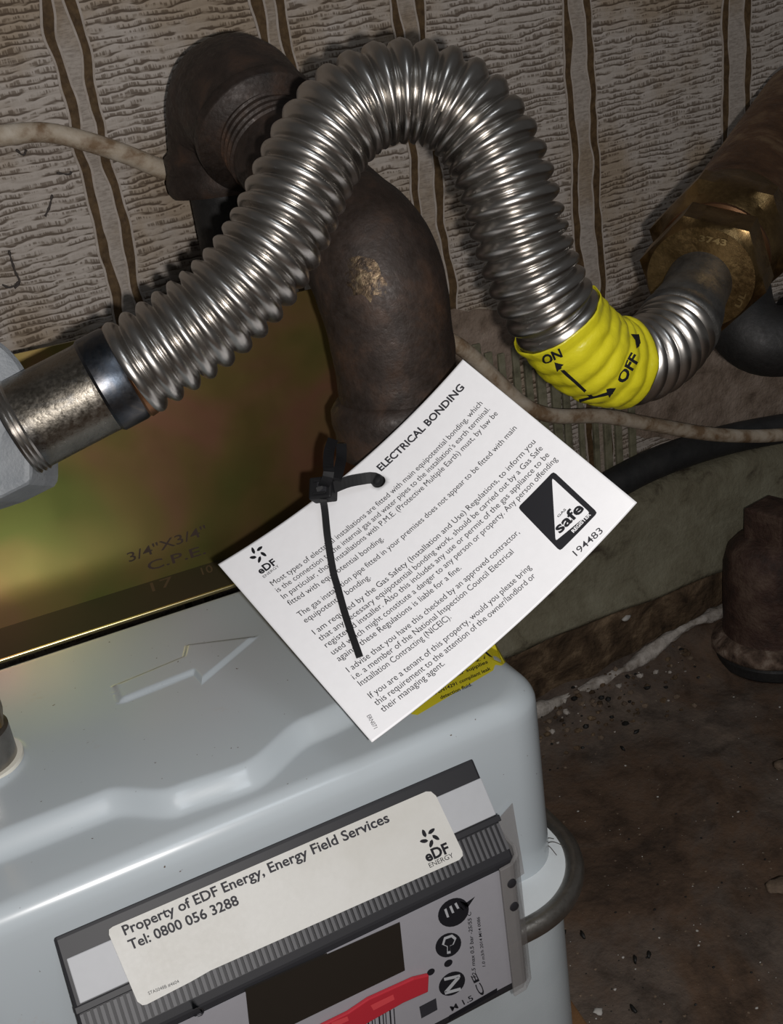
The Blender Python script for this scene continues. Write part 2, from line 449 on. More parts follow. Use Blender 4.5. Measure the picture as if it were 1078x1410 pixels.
# ================================================================== SETTING
# ---- wall with its paper
def wall_pt(r, z, off=0): return Vector((r, WALL - off, z))
wall = obj('wall_back', [(-700, WALL, -5), (1500, WALL, -5), (1500, WALL, 1100), (-700, WALL, 1100),
                         (-700, WALL + 40, -5), (1500, WALL + 40, -5), (1500, WALL + 40, 1100), (-700, WALL + 40, 1100)],
           [(0, 1, 2, 3), (7, 6, 5, 4), (0, 4, 5, 1), (1, 5, 6, 2), (2, 6, 7, 3), (3, 7, 4, 0)], 'paper')
wall['kind'] = 'structure'; wall['o'] = (0, 0, 0)

def ribbon(name, r, w, mat, off, seed, wob, z0=120, z1=1000, step=3.0, wvar=.35, thick=.5):
    V = []; F = []; n = int((z1 - z0) / step)
    for i in range(n + 1):
        z = z0 + (z1 - z0) * i / n
        c = r + wob * (mnoise.noise(Vector((seed * 7.7, z * .035, 0))) * 1.6 + .5 * mnoise.noise(Vector((seed, z * .1, 4))))
        hl = w * .5 * (1 + wvar * 2 * mnoise.noise(Vector((seed * 3.3, z * .055, 9))) )
        hr = w * .5 * (1 + wvar * 2 * mnoise.noise(Vector((seed * 5.1, z * .055, 2))) )
        V += [Vector((c - hl, WALL - off, z)), Vector((c + hr, WALL - off, z)), Vector((c - hl, WALL - off + thick, z)), Vector((c + hr, WALL - off + thick, z))]
        if i:
            a, b = 4 * (i - 1), 4 * i
            F += [(a, a + 1, b + 1, b), (a + 2, a, b, b + 2), (a + 1, a + 3, b + 3, b + 1)]
    return recalc(obj(name, V, F, mat, wall))
pairs = [((62, 0), (98, 0)), ((352, 0), (385, 0)), ((543, 0), (576, 0)), ((777, 0), (808, 0)), ((998, 0), (1029, 0))]
extra = [-150, 700, 790, 880]
cols = [(on_f(a[0], a[1], WALL).x, on_f(b[0], b[1], WALL).x) for a, b in pairs]
print('stripe columns', cols)
for rr_ in (-88, -180, 640, 750, 860): cols.append((rr_, rr_ + 15))
for i, (r0, r1) in enumerate(cols):
    ribbon('wallpaper_band', (r0 + r1) / 2, (r1 - r0) * .9, 'paper_band', .35, i + 60, 1.0, wvar=.02)
    for k, r in enumerate((r0, r1)):
        s = i * 2 + k
        ribbon('wallpaper_stripe_edge', r, 6.6, 'lip', .7, s, 1.5, wvar=.30)
        ribbon('wallpaper_stripe', r, 4.2, 'stripe', 1.0, s, 1.5, wvar=.42)

# ---- bare patches and painted slats where the paper has come away
def patch(name, pxs, mat, off, seed, amp=3.0, thick=1.0, f=WALL):
    out = []
    n = len(pxs)
    for i in range(n):
        a, b = Vector(pxs[i]), Vector(pxs[(i + 1) % n]); k = max(1, int((b - a).length / 9))
        for j in range(k):
            p = a.lerp(b, j / k); q = on_f(p.x, p.y, f - off)
            q.x += amp * mnoise.noise(Vector((p.x * .06, p.y * .06, seed))); q.z += amp * mnoise.noise(Vector((p.y * .06, p.x * .06, seed + 5)))
            out.append(q)
    return prism(name, out, Vector((0, thick, 0)), mat, wall)
patch('plaster_patch', [(600, 425), (690, 428), (722, 470), (700, 520), (745, 600), (700, 640), (600, 600)], 'plaster', 1.6, 1)
patch('plaster_patch', [(880, 470), (960, 440), (1100, 470), (1140, 560), (1100, 612), (960, 610), (870, 600), (850, 540)], 'plaster', 1.6, 2)
for i in range(13):
    x = 655 + i * 17.5 + random.uniform(-2, 2)
    p = on_f(x, 480 + random.uniform(-10, 14) + (10 if i > 6 else 0), WALL - 2); q = on_f(x + 12, 640, WALL - 2)
    w = 2.9 + random.uniform(-.5, .4)
    if i in (8, 9): w *= .7
    box('slat', Vector(((p.x), WALL - 2.2, (p.z + q.z) / 2 - (i * 1.0))), Vector((w, 0, 0)), Vector((0, 1.5, 0)), Vector((0, 0, (p.z - q.z) / 2)), 'slat', wall, .6)

# ---- skirting: painted upper board, brown lower band, mortar line
def rough_strip(name, prof, r0, r1, mat, parent, amp=2.0, step=6, seed=0):
    V = []; F = []; n = int((r1 - r0) / step); m_ = len(prof)
    for i in range(n + 1):
        r = r0 + (r1 - r0) * i / n
        for j, (f, d) in enumerate(prof):
            q = W(r, f, d); nv = Vector((r * .02, j * .7 + seed, seed))
            edge = 1.0 if 0 < j < m_ - 1 else .2
            V.append(q + Vector((0, amp * edge * mnoise.noise(nv), amp * edge * mnoise.noise(nv + Vector((9, 9, 9))))))
    for i in range(n):
        for j in range(m_ - 1):
            F.append((i * m_ + j, i * m_ + j + 1, (i + 1) * m_ + j + 1, (i + 1) * m_ + j))
    return recalc(obj(name, V, F, mat, parent, True, None if parent is None else sub(parent)))
skirt = rough_strip('baseboard_back', [(551, 289), (546, 289), (539, 293), (536, 302), (535, 325), (534, 345), (532, 362), (528, 369), (530, 374), (551, 374)], -700, 1400, 'skirt', None)
skirt['kind'] = 'structure'; skirt['o'] = (0, 0, 0)
rough_strip('lower_band', [(551, 372), (531, 372), (532, 382), (535, 395), (537, 410), (540, 425), (541, 438)], -700, 1400, 'brownband', skirt, 4.5, 5, 3)
mp = [on_f(x, y, 537) for x, y in ((700, 1012), (745, 985), (800, 955), (850, 925), (880, 905), (905, 885), (935, 866), (978, 846), (1010, 835), (1110, 800))]
mp = resample(smooth_path(resample(catmull([Vector((p.x, p.y - 6, max(p.z + 3.5, 6.0 + (p.x - 230) * .035))) for p in mp], 6), 4)[0], 2), 2.5)[0]
tube('mortar_bead', mp, lambda i: 4.0 + 3.8 * mnoise.noise(Vector((i * .07, 0, 0))) + 1.2 * mnoise.noise(Vector((i * .3, 3, 0))), 'mortar', skirt, 14, jitter=lambda i, a: 2.0 * mnoise.noise(Vector((i * .25, math.cos(a) * 1.5, math.sin(a) * 1.5 + 5))), origin=sub(skirt))

# ---- floor slab with a meandering crack
crack = [on_d(x, y, CAMH) for x, y in ((900, 1450), (925, 1400), (950, 1378), (975, 1360), (1010, 1372), (1045, 1352), (1080, 1320), (1120, 1290))]
crack = resample(catmull(crack, 8), 3)[0]
crack2 = [on_d(x, y, CAMH) for x, y in ((980, 1030), (1020, 1010), (1060, 1000), (1120, 985))]
crack2 = resample(catmull(crack2, 8), 3)[0]
def fh(x, y):
    z = 1.6 * mnoise.noise(Vector((x * .012, y * .012, 1))) + .7 * mnoise.noise(Vector((x * .05, y * .05, 2)))
    if x > 120:
        for cr in (crack, crack2):
            d = min((c.x - x) ** 2 + (c.y - y) ** 2 for c in cr[::2]) ** .5
            z -= 2.2 * math.exp(-(d / 2.3) ** 2)
    if y > 470 and x > 120:
        z += max(0, min(1, (y - 486) / 54)) ** 1.3 * max(1.5, min(30, 2 + (x - 230) * .11)) * (1 + .25 * mnoise.noise(Vector((x * .05, y * .05, 7))))
    return z - 1.5
xs_ = [-800, -500, -200, 0, 100] + [130 + 3.2 * i for i in range(150)] + [650, 800, 1100, 1500]
ys_ = [-900, -500, -200, 0, 80, 130] + [170 + 3.2 * i for i in range(110)] + [540, 560]
V = [Vector((x, y, fh(x, y))) for y in ys_ for x in xs_]; nx = len(xs_)
F = [(j * nx + i, j * nx + i + 1, (j + 1) * nx + i + 1, (j + 1) * nx + i) for j in range(len(ys_) - 1) for i in range(nx - 1)]
floor = obj('floor', V, F, 'floor', None, True); floor['kind'] = 'structure'

# ================================================================== METER BRACKET PLATE
br = thing('mounting_bracket', 'iridescent yellow passivated steel bracket plate standing behind the gas meter, stamped with sizes', 'bracket', W(60, 437, 210))
prof = [(470, 89), (470, 150), (470, 213)]
def sheet(prof, r0, r1, th):
    P = [Vector((0, f, CAMH - d)) for f, d in prof]; N = []
    for i in range(len(P)):
        t = (P[min(i + 1, len(P) - 1)] - P[max(0, i - 1)]).normalized(); N.append(Vector((0, -t.z, t.y)))
    V = []; n = len(P)
    for r in (r0, r1):
        for s in (0, 1):
            V += [Vector((r, p.y, p.z)) + nn * (th * s) for p, nn in zip(P, N)]
    F = []
    for i in range(n - 1):
        F += [(i, i + 1, 2 * n + i + 1, 2 * n + i), (n + i, n + i + 1, 3 * n + i + 1, 3 * n + i), (i, i + 1, n + i + 1, n + i), (2 * n + i, 2 * n + i + 1, 3 * n + i + 1, 3 * n + i)]
    F += [(0, n, 3 * n, 2 * n), (n - 1, 2 * n - 1, 4 * n - 1, 3 * n - 1)]
    return V, F
V, F = sheet(prof, -95, 205, 1.4)
plate = recalc(obj('plate', V, F, 'zinc', br)); plate.data.polygons.foreach_set('use_smooth', [True] * len(plate.data.polygons))
bm = bmesh.new(); bm.from_mesh(plate.data)
for e in bm.edges:
    if len(e.link_faces) == 2 and e.calc_face_angle() > .6: e.smooth = False
bm.to_mesh(plate.data); bm.free()
box('bright_edge', Vector((55, 436.4, CAMH - 212.4)), Vector((150, 0, 0)), Vector((0, .7, 0)), Vector((0, 0, .9)), 'zincedge', br, .3)
ledge = box('shade_ledge', Vector((55, 453.5, CAMH - 213.0)), Vector((150, 0, 0)), Vector((0, 17, 0)), Vector((0, 0, .7)), 'ledge', br, .2)  # painted dark and made deep so the plate's foot shades off
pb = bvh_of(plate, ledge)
print_text('3/4"X3/4"', (178, 774), (286, 735), 12.5, pb, 'stamp', br, .006)
print_text('C.P.E.', (205, 786), (284, 762), 12, pb, 'stamp', br, .006)
print_text('17', (210, 815), (240, 805), 12, pb, 'stampl', br, .004)
print_text('10', (279, 792), (294, 787), 10, pb, 'stampl', br, .004)

# ================================================================== GAS METER
gm = thing('gas_meter', 'pale grey enamelled gas meter with embossed arrow and dark digital display panel', 'gas meter', W(62, 362, 425))
MR0, MR1, MF0, MF1 = -56, 177, 281, 436
def rrect(r0, r1, f0, f1, rad, n=14):
    pts = []
    for cx_, cy_, a0 in ((r1 - rad, f0 + rad, -90), (r1 - rad, f1 - rad, 0), (r0 + rad, f1 - rad, 90), (r0 + rad, f0 + rad, 180)):
        for i in range(n + 1):
            a = math.radians(a0 + 90 * i / n); pts.append((cx_ + rad * math.cos(a), cy_ + rad * math.sin(a)))
    # resample evenly
    out = []; P = [Vector((p[0], p[1], 0)) for p in pts + [pts[0]]]
    return [(q.x, q.y) for q in resample(P, 1.15)[0][:-1]]
arrow = [on_d(x, y, 213) for x, y in ((157, 946), (253, 906), (257, 890), (353, 878), (278, 941), (267, 928), (166, 969))]
arrow = [(p.x, p.y) for p in arrow]
def sd_poly(x, y, P):
    d = 1e9; inside = False; j = len(P) - 1
    for i in range(len(P)):
        ax, ay = P[j]; bx, by = P[i]; dx, dy = bx - ax, by - ay
        t = max(0, min(1, ((x - ax) * dx + (y - ay) * dy) / (dx * dx + dy * dy)))
        d = min(d, (x - ax - t * dx) ** 2 + (y - ay - t * dy) ** 2)
        if (ay > y) != (by > y) and x < (bx - ax) * (y - ay) / (by - ay) + ax: inside = not inside
        j = i
    return (-1 if inside else 1) * d ** .5
def sstep(a, b, x):
    t = max(0, min(1, (x - a) / (b - a))); return t * t * (3 - 2 * t)
def lerp_tab(x, T):
    if x <= T[0][0]: return T[0][1]
    for (a, b), (c, d) in zip(T, T[1:]):
        if x <= c:
            t = sstep(0, 1, (x - a) / (c - a)); return b + (d - b) * t
    return T[-1][1]
GT = [(-60, 311), (12, 311), (34, 298), (58, 296), (88, 309), (150, 320), (180, 330)]
def top_d(r, f):
    g = lerp_tab(r, GT)
    d = 213 + 7.0 * (1 - sstep(g - 4.5, g + 4.5, f))
    if 30 < r < 120 and 330 < f < 430:
        s = sd_poly(r, f, arrow); d -= 1.5 * (1 - sstep(-1.6, .8, s))
    rb = ((r + 29) ** 2 + (f - 358) ** 2) ** .5
    d -= 2.0 * (1 - sstep(17, 21, rb))
    return d
outl = rrect(MR0, MR1, MF0, MF1, 20)
n = len(outl); ccx, ccy = (MR0 + MR1) / 2, (MF0 + MF1) / 2
V = []; F = []; RO = 9.0
rows = []
for zz in (306, 296, 280, 262, 245, 236, 231):       # wall of the shell, going up
    rows.append([(p[0], p[1], zz) for p in outl])
for a in range(10, 91, 10):                          # rolled shoulder
    ins = RO * (1 - math.cos(math.radians(a)))
    ring = []
    for p in outl:
        k = 1 - ins / max(abs(p[0] - ccx), 1.2 * abs(p[1] - ccy), 60)
        x, y = ccx + (p[0] - ccx) * k, ccy + (p[1] - ccy) * k
        ring.append((x, y, top_d(x, y) + RO * (1 - math.sin(math.radians(a)))))
    rows.append(ring)
last = rows[-1]; NR = 76
for i in range(1, NR):
    k = 1 - i / NR
    ring = []
    for p in last:
        x, y = ccx + (p[0] - ccx) * k, ccy + (p[1] - ccy) * k
        ring.append((x, y, top_d(x, y)))
    rows.append(ring)
for rw in rows: V += [W(x, y, d) for x, y, d in rw]
for i in range(len(rows) - 1):
    for k in range(n):
        k2 = (k + 1) % n; F.append((i * n + k, i * n + k2, (i + 1) * n + k2, (i + 1) * n + k))
V.append(W(ccx, ccy, top_d(ccx, ccy))); F += [((len(rows) - 1) * n + k, (len(rows) - 1) * n + (k + 1) % n, len(V) - 1) for k in range(n)]
shell = recalc(obj('upper_shell', V, F, 'enamel', gm, True))
def slab(name, outl, d0, d1, mat, parent, bevel=0):
    o = prism(name, [W(x, y, d0) for x, y in outl], Vector((0, 0, d0 - d1)), mat, parent)
    o.data.polygons.foreach_set('use_smooth', [True] * len(o.data.polygons))
    bm = bmesh.new(); bm.from_mesh(o.data)
    for e in bm.edges:
        if len(e.link_faces) == 2 and e.calc_face_angle() > .6: e.smooth = False
    bm.to_mesh(o.data); bm.free()
    if bevel: bev(o, bevel, 3, 50)
    return o
fo = rrect(-76, 182, 263, 457, 37)[::3]
slab('flange', fo, 303, 308, 'flange', gm)
ring = [W(x, y, 305.5) for x, y in rrect(-78, 184, 261, 459, 38)[::2]]
V, F = [], []; sg = 14
for i in range(len(ring)):
    t = (ring[(i + 1) % len(ring)] - ring[i - 1]).normalized(); nn = Vector((t.y, -t.x, 0)); 
    for k in range(sg):
        a = 2 * math.pi * k / sg; V.append(ring[i] + nn * math.cos(a) * 4.2 + Vector((0, 0, 1)) * math.sin(a) * 4.6)
for i in range(len(ring)):
    j = (i + 1) % len(ring)
    for k in range(sg): F.append((i * sg + k, i * sg + (k + 1) % sg, j * sg + (k + 1) % sg, j * sg + k))
band = recalc(obj('clamp_band', V, F, 'dullsteel', gm, True))
slab('lower_shell', rrect(-58, 181, 279, 443, 22)[::3], 308, 425, 'white', gm, 5)
# inlet union on the meter's left boss
ic = W(-25, 358, 212)
lathe('rubber_washer', ic, Vector((0, 0, 1)), [(0, 15.6), (0, 16.2), (1.6, 16.2), (1.6, 15.0)], 'rubberw', gm)
lathe('inlet_boss', ic, Vector((0, 0, 1)), [(0, 14.2), (14, 14.2), (15, 13)], 'dullsteel', gm)

# display unit
def slope_pt(r, t): return W(r, 280 - 21 * t, 236 + 26 * t)
DR0, DR1 = -16, 139
housing = prism('display_housing', [W(DR0, 283, 235), W(DR0, 280.6, 235.3), W(DR0, 259, 262), W(DR0, 257.2, 265), W(DR0, 257, 326), W(DR0, 262, 332), W(DR0, 283, 332)], Vector((DR1 - DR0, 0, 0)), 'darkpl', gm, 1.0)
nrm = Vector((0, -26, 21)).normalized()       # outward normal of the sloping face (Y, Z)
def slope_quad(name, r0, r1, t0, t1, h, mat, parent, bevel=.3):
    P = [slope_pt(r0, t0), slope_pt(r1, t0), slope_pt(r1, t1), slope_pt(r0, t1)]
    return prism(name, [p + nrm * .2 for p in P], nrm * h, mat, parent, bevel, sub(parent))
slope_quad('white_strip', DR0 + 2, DR1 - .5, .19, .61, 1.0, 'strip', housing)
slope_quad('dark_bar', DR0, DR1 + .5, .62, .69, 1.3, 'darkpl', housing)
V = []; F = []
nf = 74
for i in range(nf):
    r = DR0 + 1.5 + (DR1 - DR0 - 3) * i / (nf - 1)
    a = [slope_pt(r - .55, .70), slope_pt(r + .55, .70), slope_pt(r + .55, .99), slope_pt(r - .55, .99)]
    q = [p + nrm * .1 for p in a] + [p + nrm * 1.4 for p in a]; o_ = len(V); V += q
    F += [tuple(o_ + k for k in f) for f in ((4, 5, 6, 7), (0, 1, 5, 4), (1, 2, 6, 5), (2, 3, 7, 6), (3, 0, 4, 7))]
fl_ = recalc(obj('fluting', V, F, 'fluteG', housing, False, sub(housing))); fl_['kind'] = 'stuff'
FACE = 257.0
def face_poly(name, pxs, mat, parent, h=.5, f=FACE, bevel=0):
    return prism(name, [on_f(x, y, f - .05) for x, y in pxs], Vector((0, -h, 0)), mat, parent, bevel, sub(parent))
fp = prism('face_plate', [W(DR0 + 3, FACE, 267), W(DR1 - 7, FACE, 267), W(DR1 - 7, FACE, 322), W(DR0 + 3, FACE, 322)], Vector((0, -.6, 0)), 'panel', housing, 0, sub(housing))
lcd = face_poly('lcd_screen', [(337, 1362), (549, 1268), (556, 1334), (345, 1436)], 'lcd', housing, .9)
fb = bvh_of(fp)
print_text('VELO', (219, 1412), (283, 1397), 11, fb, 'ink', housing, .012, .2)
# round pictograms
def picto(cx_, cy_, a, b, rot, nm='pictogram'): return print_poly(ell(cx_, cy_, a, b, rot), fb, 'ink', housing, .15, nm)
rt = math.radians(-38)
picto(624, 1256, 23, 18, rt); print_poly([(632, 1240), (641, 1243), (654, 1234), (642, 1252), (634, 1254)], fb, 'ink', housing, .15, 'pictogram')
picto(617, 1301, 19, 15.5, rt); picto(622, 1354, 20, 14.5, rt)
picto(617, 1326, 6.5, 4.3, rt); picto(593, 1338, 6, 4, rt)
for k in range(3):
    print_poly([(611 + k * 7, 1252 - k * 4), (614 + k * 7, 1250 - k * 4), (618 + k * 7, 1262 - k * 6), (615 + k * 7, 1263 - k * 6)], fb, 'strip', housing, .25, 'pictogram_line')
for pl in ([(608, 1300), (611, 1290), (622, 1286), (628, 1291), (624, 1300), (619, 1302), (620, 1312), (615, 1313), (615, 1303)],):
    q = pl; c_ = (sum(p[0] for p in q) / len(q), sum(p[1] for p in q) / len(q))
    inn = [(c_[0] + (p[0] - c_[0]) * .72, c_[1] + (p[1] - c_[1]) * .72) for p in q]
    print_poly(q, fb, 'strip', housing, .25, 'pictogram_line'); print_poly(inn, fb, 'ink', housing, .33, 'pictogram_line')
for pl in (stroke((611, 1348), (633, 1343), 2.0), stroke((631, 1345), (613, 1366), 2.2), stroke((612, 1367), (634, 1361), 2.0)):
    print_poly(pl, fb, 'strip', housing, .25, 'pictogram_line')
up_ = (-.95, .30)
print_text('12.5 max 0.5 bar -25/55 C', (655, 1345), (648, 1255), 5, fb, 'ink', housing, .01, .2)
print_text('1.0 m3/h 2014 M14 0086', (668, 1330), (660, 1262), 4, fb, 'ink', housing, .01, .2)
print_text('CE', (668, 1368), (655, 1340), 8, fb, 'ink', housing, .015, .2)
print_poly([(618, 1398), (684, 1360), (684, 1366), (618, 1405)], fb, 'ink', housing, .2, 'printed_bar')
print_text('M 1.5', (622, 1392), (652, 1376), 7, fb, 'ink', housing, .01, .2)
print_poly([(577, 1386), (600, 1374), (602, 1390), (580, 1402)], fb, 'inkgrey', housing, .15, 'printed_code')
for k in range(9):
    x = 500 + k * 5.0 + (k % 3) * .6; y = 1407 - (x - 500) * .45
    wv = (1.1, 2.0, 1.4)[k % 3]
    print_poly([(x, y), (x + wv, y - wv * .4), (x + wv + 2, y + 28), (x + 2, y + 28)], fb, 'ink', housing, .2, 'barcode_bar')
rt_ = face_poly('red_tape', [(440, 1409), (477, 1391), (505, 1372), (567, 1344), (588, 1339), (587, 1362), (553, 1377), (500, 1407), (470, 1432), (420, 1440)], 'red', housing, 1.6, FACE - .9, .4)
rb_ = bvh_of(rt_)
print_poly([(510, 1384), (541, 1369), (543, 1376), (514, 1391)], rb_, 'redl', housing, .12, 'tape_text')
print_poly([(456, 1408), (478, 1399), (480, 1405), (458, 1415)], rb_, 'redl', housing, .12, 'tape_text')
# clear plastic guard round the right of the display
V = []; F = []
gp = [(DR1 - 8, FACE - 2.2), (DR1 - 3, FACE - 1.8), (DR1 + .5, FACE + 1), (DR1 + 2.2, FACE + 5), (DR1 + 2.2, 277)]
gpo = [(DR1 - 8, FACE - 3.6), (DR1 - 2.4, FACE - 3.2), (DR1 + 2, FACE), (DR1 + 3.7, FACE + 4.6), (DR1 + 3.7, 277)]
prism('clear_guard', [W(r, f, 264) for r, f in gp] + [W(r, f, 264) for r, f in gpo[::-1]], Vector((0, 0, -62)), 'clear', gm, .3)
prism('clear_tape', [W(DR1 + 4, 279.5, 268), W(DR1 + 14, 279.8, 262), W(DR1 + 16, 279.8, 298), W(DR1 + 5, 279.5, 300)], Vector((0, -.3, 0)), 'clear', gm)
for dd in (272, 283):
    lathe('screw', W(DR1 - 4, FACE - 3.3, dd), Vector((0, -1, 0)), [(0, 1.9), (.5, 1.8), (.7, 1.2)], 'darkpl', gm, 16)
# property label
sl = [(155, 1276), (586, 1090), (593, 1090), (600, 1096), (636, 1172), (637, 1178), (632, 1184), (290, 1336), (262, 1352), (202, 1383), (196, 1384), (189, 1379), (150, 1287), (150, 1280)]
def on_slope(x, y, off):
    r = ray(x, y); p0 = slope_pt(0, 0) + nrm * off; return CAM + r * ((p0 - CAM).dot(nrm) / r.dot(nrm))
lab = prism('property_label', [on_slope(x, y, 1.7) for x, y in sl], nrm * .35, 'label', gm)
lb = bvh_of(lab)
print_text('Property of EDF Energy, Energy Field Services', (172, 1288), (537, 1131), 13.5, lb, 'inkgrey', lab, .022)
print_text('Tel: 0800 056 3288', (180, 1308), (330, 1245), 13.5, lb, 'inkgrey', lab, .022)
print_text('STA5048B #4604', (205, 1370), (247, 1353), 4.5, lb, 'inkgrey', lab, .0)
def edf(cx_, cy_, r, a, b, a2, b2, cap, cap2, bv, par, txt):
    for k in range(5): txt('petal', petal((cx_, cy_), math.radians(72 * k - 30), r * .38, r, r * .22))
for k in range(5):
    print_poly(petal((591, 1153), math.radians(72 * k - 20), 4.5, 14.5, 4.2), lb, 'ink', lab, .08, 'emblem_petal')
print_text('eDF', (588, 1187), (620, 1173), 14, lb, 'ink', lab, .035)
print_text('ENERGY', (592, 1195), (625, 1180), 6.5, lb, 'ink', lab, .0)
# yellow label on the top, mostly under the card
sb = bvh_of(shell)
yl = print_poly([(566, 984), (590, 940), (640, 890), (676, 876), (696, 912), (692, 916), (575, 985)], sb, 'yellowl', gm, .2, 'yellow_label', 3)
ylb = bvh_of(yl)
print_text('EMC meter supplies', (596, 946), (672, 913), 4.5, ylb, 'ink', yl, .02)
print_text('use EN14291 compliant leak', (592, 960), (676, 922), 4.5, ylb, 'ink', yl, .02)
print_text('detection fluid.', (607, 963), (650, 944), 4.5, ylb, 'ink', yl, .02)
for tri in (([(655, 912), (668, 896), (678, 905)], .1, 'ink'), ([(658, 911), (667, 899), (674, 905)], .18, 'yellowl'), ([(666, 908), (667, 902), (668, 908)], .26, 'ink')):
    print_poly(tri[0], ylb, tri[2], yl, tri[1], 'warning_triangle')

# pipe union above the meter inlet
un = thing('pipe_union', 'brown metal hex union nut at the left edge above the white meter washer', 'pipe fitting', W(-25, 358, 197))
lathe('union_nut', W(-25, 358, 197), Vector((0, 0, 1)), [(0, 11), (0, 12.6), (2, 13.2), (16, 13.2), (18, 12.4), (18, 10)], 'brass', un, 48, {2, 3})
lathe('tail_pipe', W(-25, 358, 179), Vector((0, 0, 1)), [(0, 10), (70, 10)], 'dullsteel', un)

# ================================================================== REGULATOR AT THE LEFT EDGE
rgc = px(-62, 552, 338)
rg = thing('gas_regulator', 'grey cast regulator body with round cover at the left edge, joined to the hose', 'regulator', rgc + Vector((0, 0, -45)))
axd = (c2w(Vector((.42, -.05, -.9)))).normalized()
lathe('cover', rgc, axd, [(-22, 18), (-20, 22), (-3, 24), (0, 24.6), (3, 24.3), (5, 22.5), (6, 18), (6.5, 6)], 'cast', rg, 64)
bodyp = [px(-90, 600, 340), px(28, 585, 338), px(42, 612, 338), px(42, 660, 338), px(36, 667, 338), px(-10, 690, 338), px(-90, 716, 338), px(-165, 742, 338), px(-165, 640, 338)]
prism('body', bodyp, c2w(Vector((0, 0, 30))), 'cast', rg, 2.0)
hose_dir = (px(185, 508, 346) - px(40, 583, 340)).normalized()
hs = px(35, 585, 340)
lathe('thread_ring', hs - hose_dir * 4, hose_dir, [(0, 13), (0, 16.0), (.8, 16.5), (1.6, 15.8), (2.4, 16.5), (3.2, 15.8), (4, 16.5), (4.8, 15.8), (5.4, 12)], 'steel', rg, 48)

# ================================================================== CORRUGATED HOSE
hz = thing('corrugated_hose', 'arched ribbed stainless steel gas hose with yellow ON OFF tape near its right end', 'hose', px(540, 500, 360))
hp = [(178, 511, 345), (205, 494, 345), (248, 466, 346), (297, 430, 347), (342, 384, 348), (376, 335, 349), (399, 288, 350), (420, 240, 351), (443, 197, 352), (472, 160, 353), (512, 134, 354), (556, 125, 355),
      (598, 131, 356), (638, 152, 357), (668, 187, 358), (689, 228, 359), (703, 272, 361), (715, 320, 364), (730, 366, 367), (748, 408, 371), (772, 448, 377), (805, 482, 386), (842, 500, 396), (880, 497, 405), (912, 478, 414), (932, 452, 424)]
path = catmull([px(*p) for p in hp], 10)
path = resample(smooth_path(resample(path, 3)[0], 3), .42)
P, LEN = path
PITCH = LEN / 50.0
print('hose length', LEN, 'pitch', PITCH)
def corr(i):
    s = i * LEN / (len(P) - 1); q = abs(math.sin(math.pi * s / PITCH + .4))
    return 12.9 + 4.4 * q ** .55
tube('corrugated_tube', P, corr, 'steel', hz, 56, True)
hd0 = (P[0] - P[8]).normalized(); hd1 = (P[-1] - P[-9]).normalized()
st = lathe('left_cuff', P[0], (hs - P[0]).normalized(), [(-2, 12), (-2, 15.4), (0, 16.0), (10, 16.2), (12, 16.0), (13, 15.9), ((hs - P[0]).length, 15.9)], 'cuff', hz, 64)
lathe('tinted_collar', P[0], (hs - P[0]).normalized(), [(1, 15), (1, 16.4), (2, 16.9), (10.5, 16.9), (11.5, 16.2)], 'bluesteel', hz, 64)
lathe('weld_ring', P[0], (hs - P[0]).normalized(), [(-2.2, 14.5), (-2, 16.7), (.4, 17.0), (1.2, 16.4)], 'copperring', hz, 64)
nutc = px(966, 380, 444)
axb = (c2w(Vector((.45, -.56, .69)))).normalized()
cpts = resample(catmull([P[-1] - (P[-1] - P[-20]).normalized() * 1, px(945, 428, 431), px(958, 398, 441), px(968, 378, 447)], 8), 2)[0]
cr_ = lambda i: (17.4 if i < 3 else 15.9) if i < 6 else max(14.2, 15.9 - (i - 6) * .35)
tube('right_cuff', cpts, cr_, 'cuffdark', hz, 56)
# yellow tape over the ribs
i0 = min(range(len(P)), key=lambda i: (Vector(proj(P[i])) - Vector((766, 440))).length)
i1 = min(range(len(P)), key=lambda i: (Vector(proj(P[i])) - Vector((858, 502))).length)
tp = P[i0:i1:2]
def tr_(i):
    k = i0 + 2 * i; s = k * LEN / (len(P) - 1); q = abs(math.sin(math.pi * s / PITCH + .4))
    return 17.25 + .9 * (q ** 1.2 - 1)
def tj(i, a):
    return .8 * mnoise.noise(Vector((i * .12, math.cos(a) * 2.6, math.sin(a) * 2.6))) + .35 * mnoise.noise(Vector((i * .3, math.cos(a) * 6, math.sin(a) * 6))) + .5
tape = tube('tape_sleeve', tp, tr_, 'yellow', hz, 64, False, tj)
md = tape.modifiers.new('thickness', 'SOLIDIFY'); md.thickness = .0004; md.offset = 1
tb = bvh_of(tape)
TO = 1.0
print_text('ON', (750, 500), (775, 489), 12, tb, 'ink', tape, .04, TO)
print_text('OFF', (857, 527), (878, 492), 12, tb, 'ink', tape, .04, TO)
for pl in (stroke((769, 502), (816, 545), 2.1), [(764, 497), (776, 500), (768, 509)], stroke((799, 549), (842, 538), 2.1), [(847, 532), (838, 545), (833, 533)], [(866, 462), (878, 462), (880, 474), (874, 481), (872, 470)]):
    print_poly(pl, tb, 'ink', tape, TO, 'printed_arrow', 3)

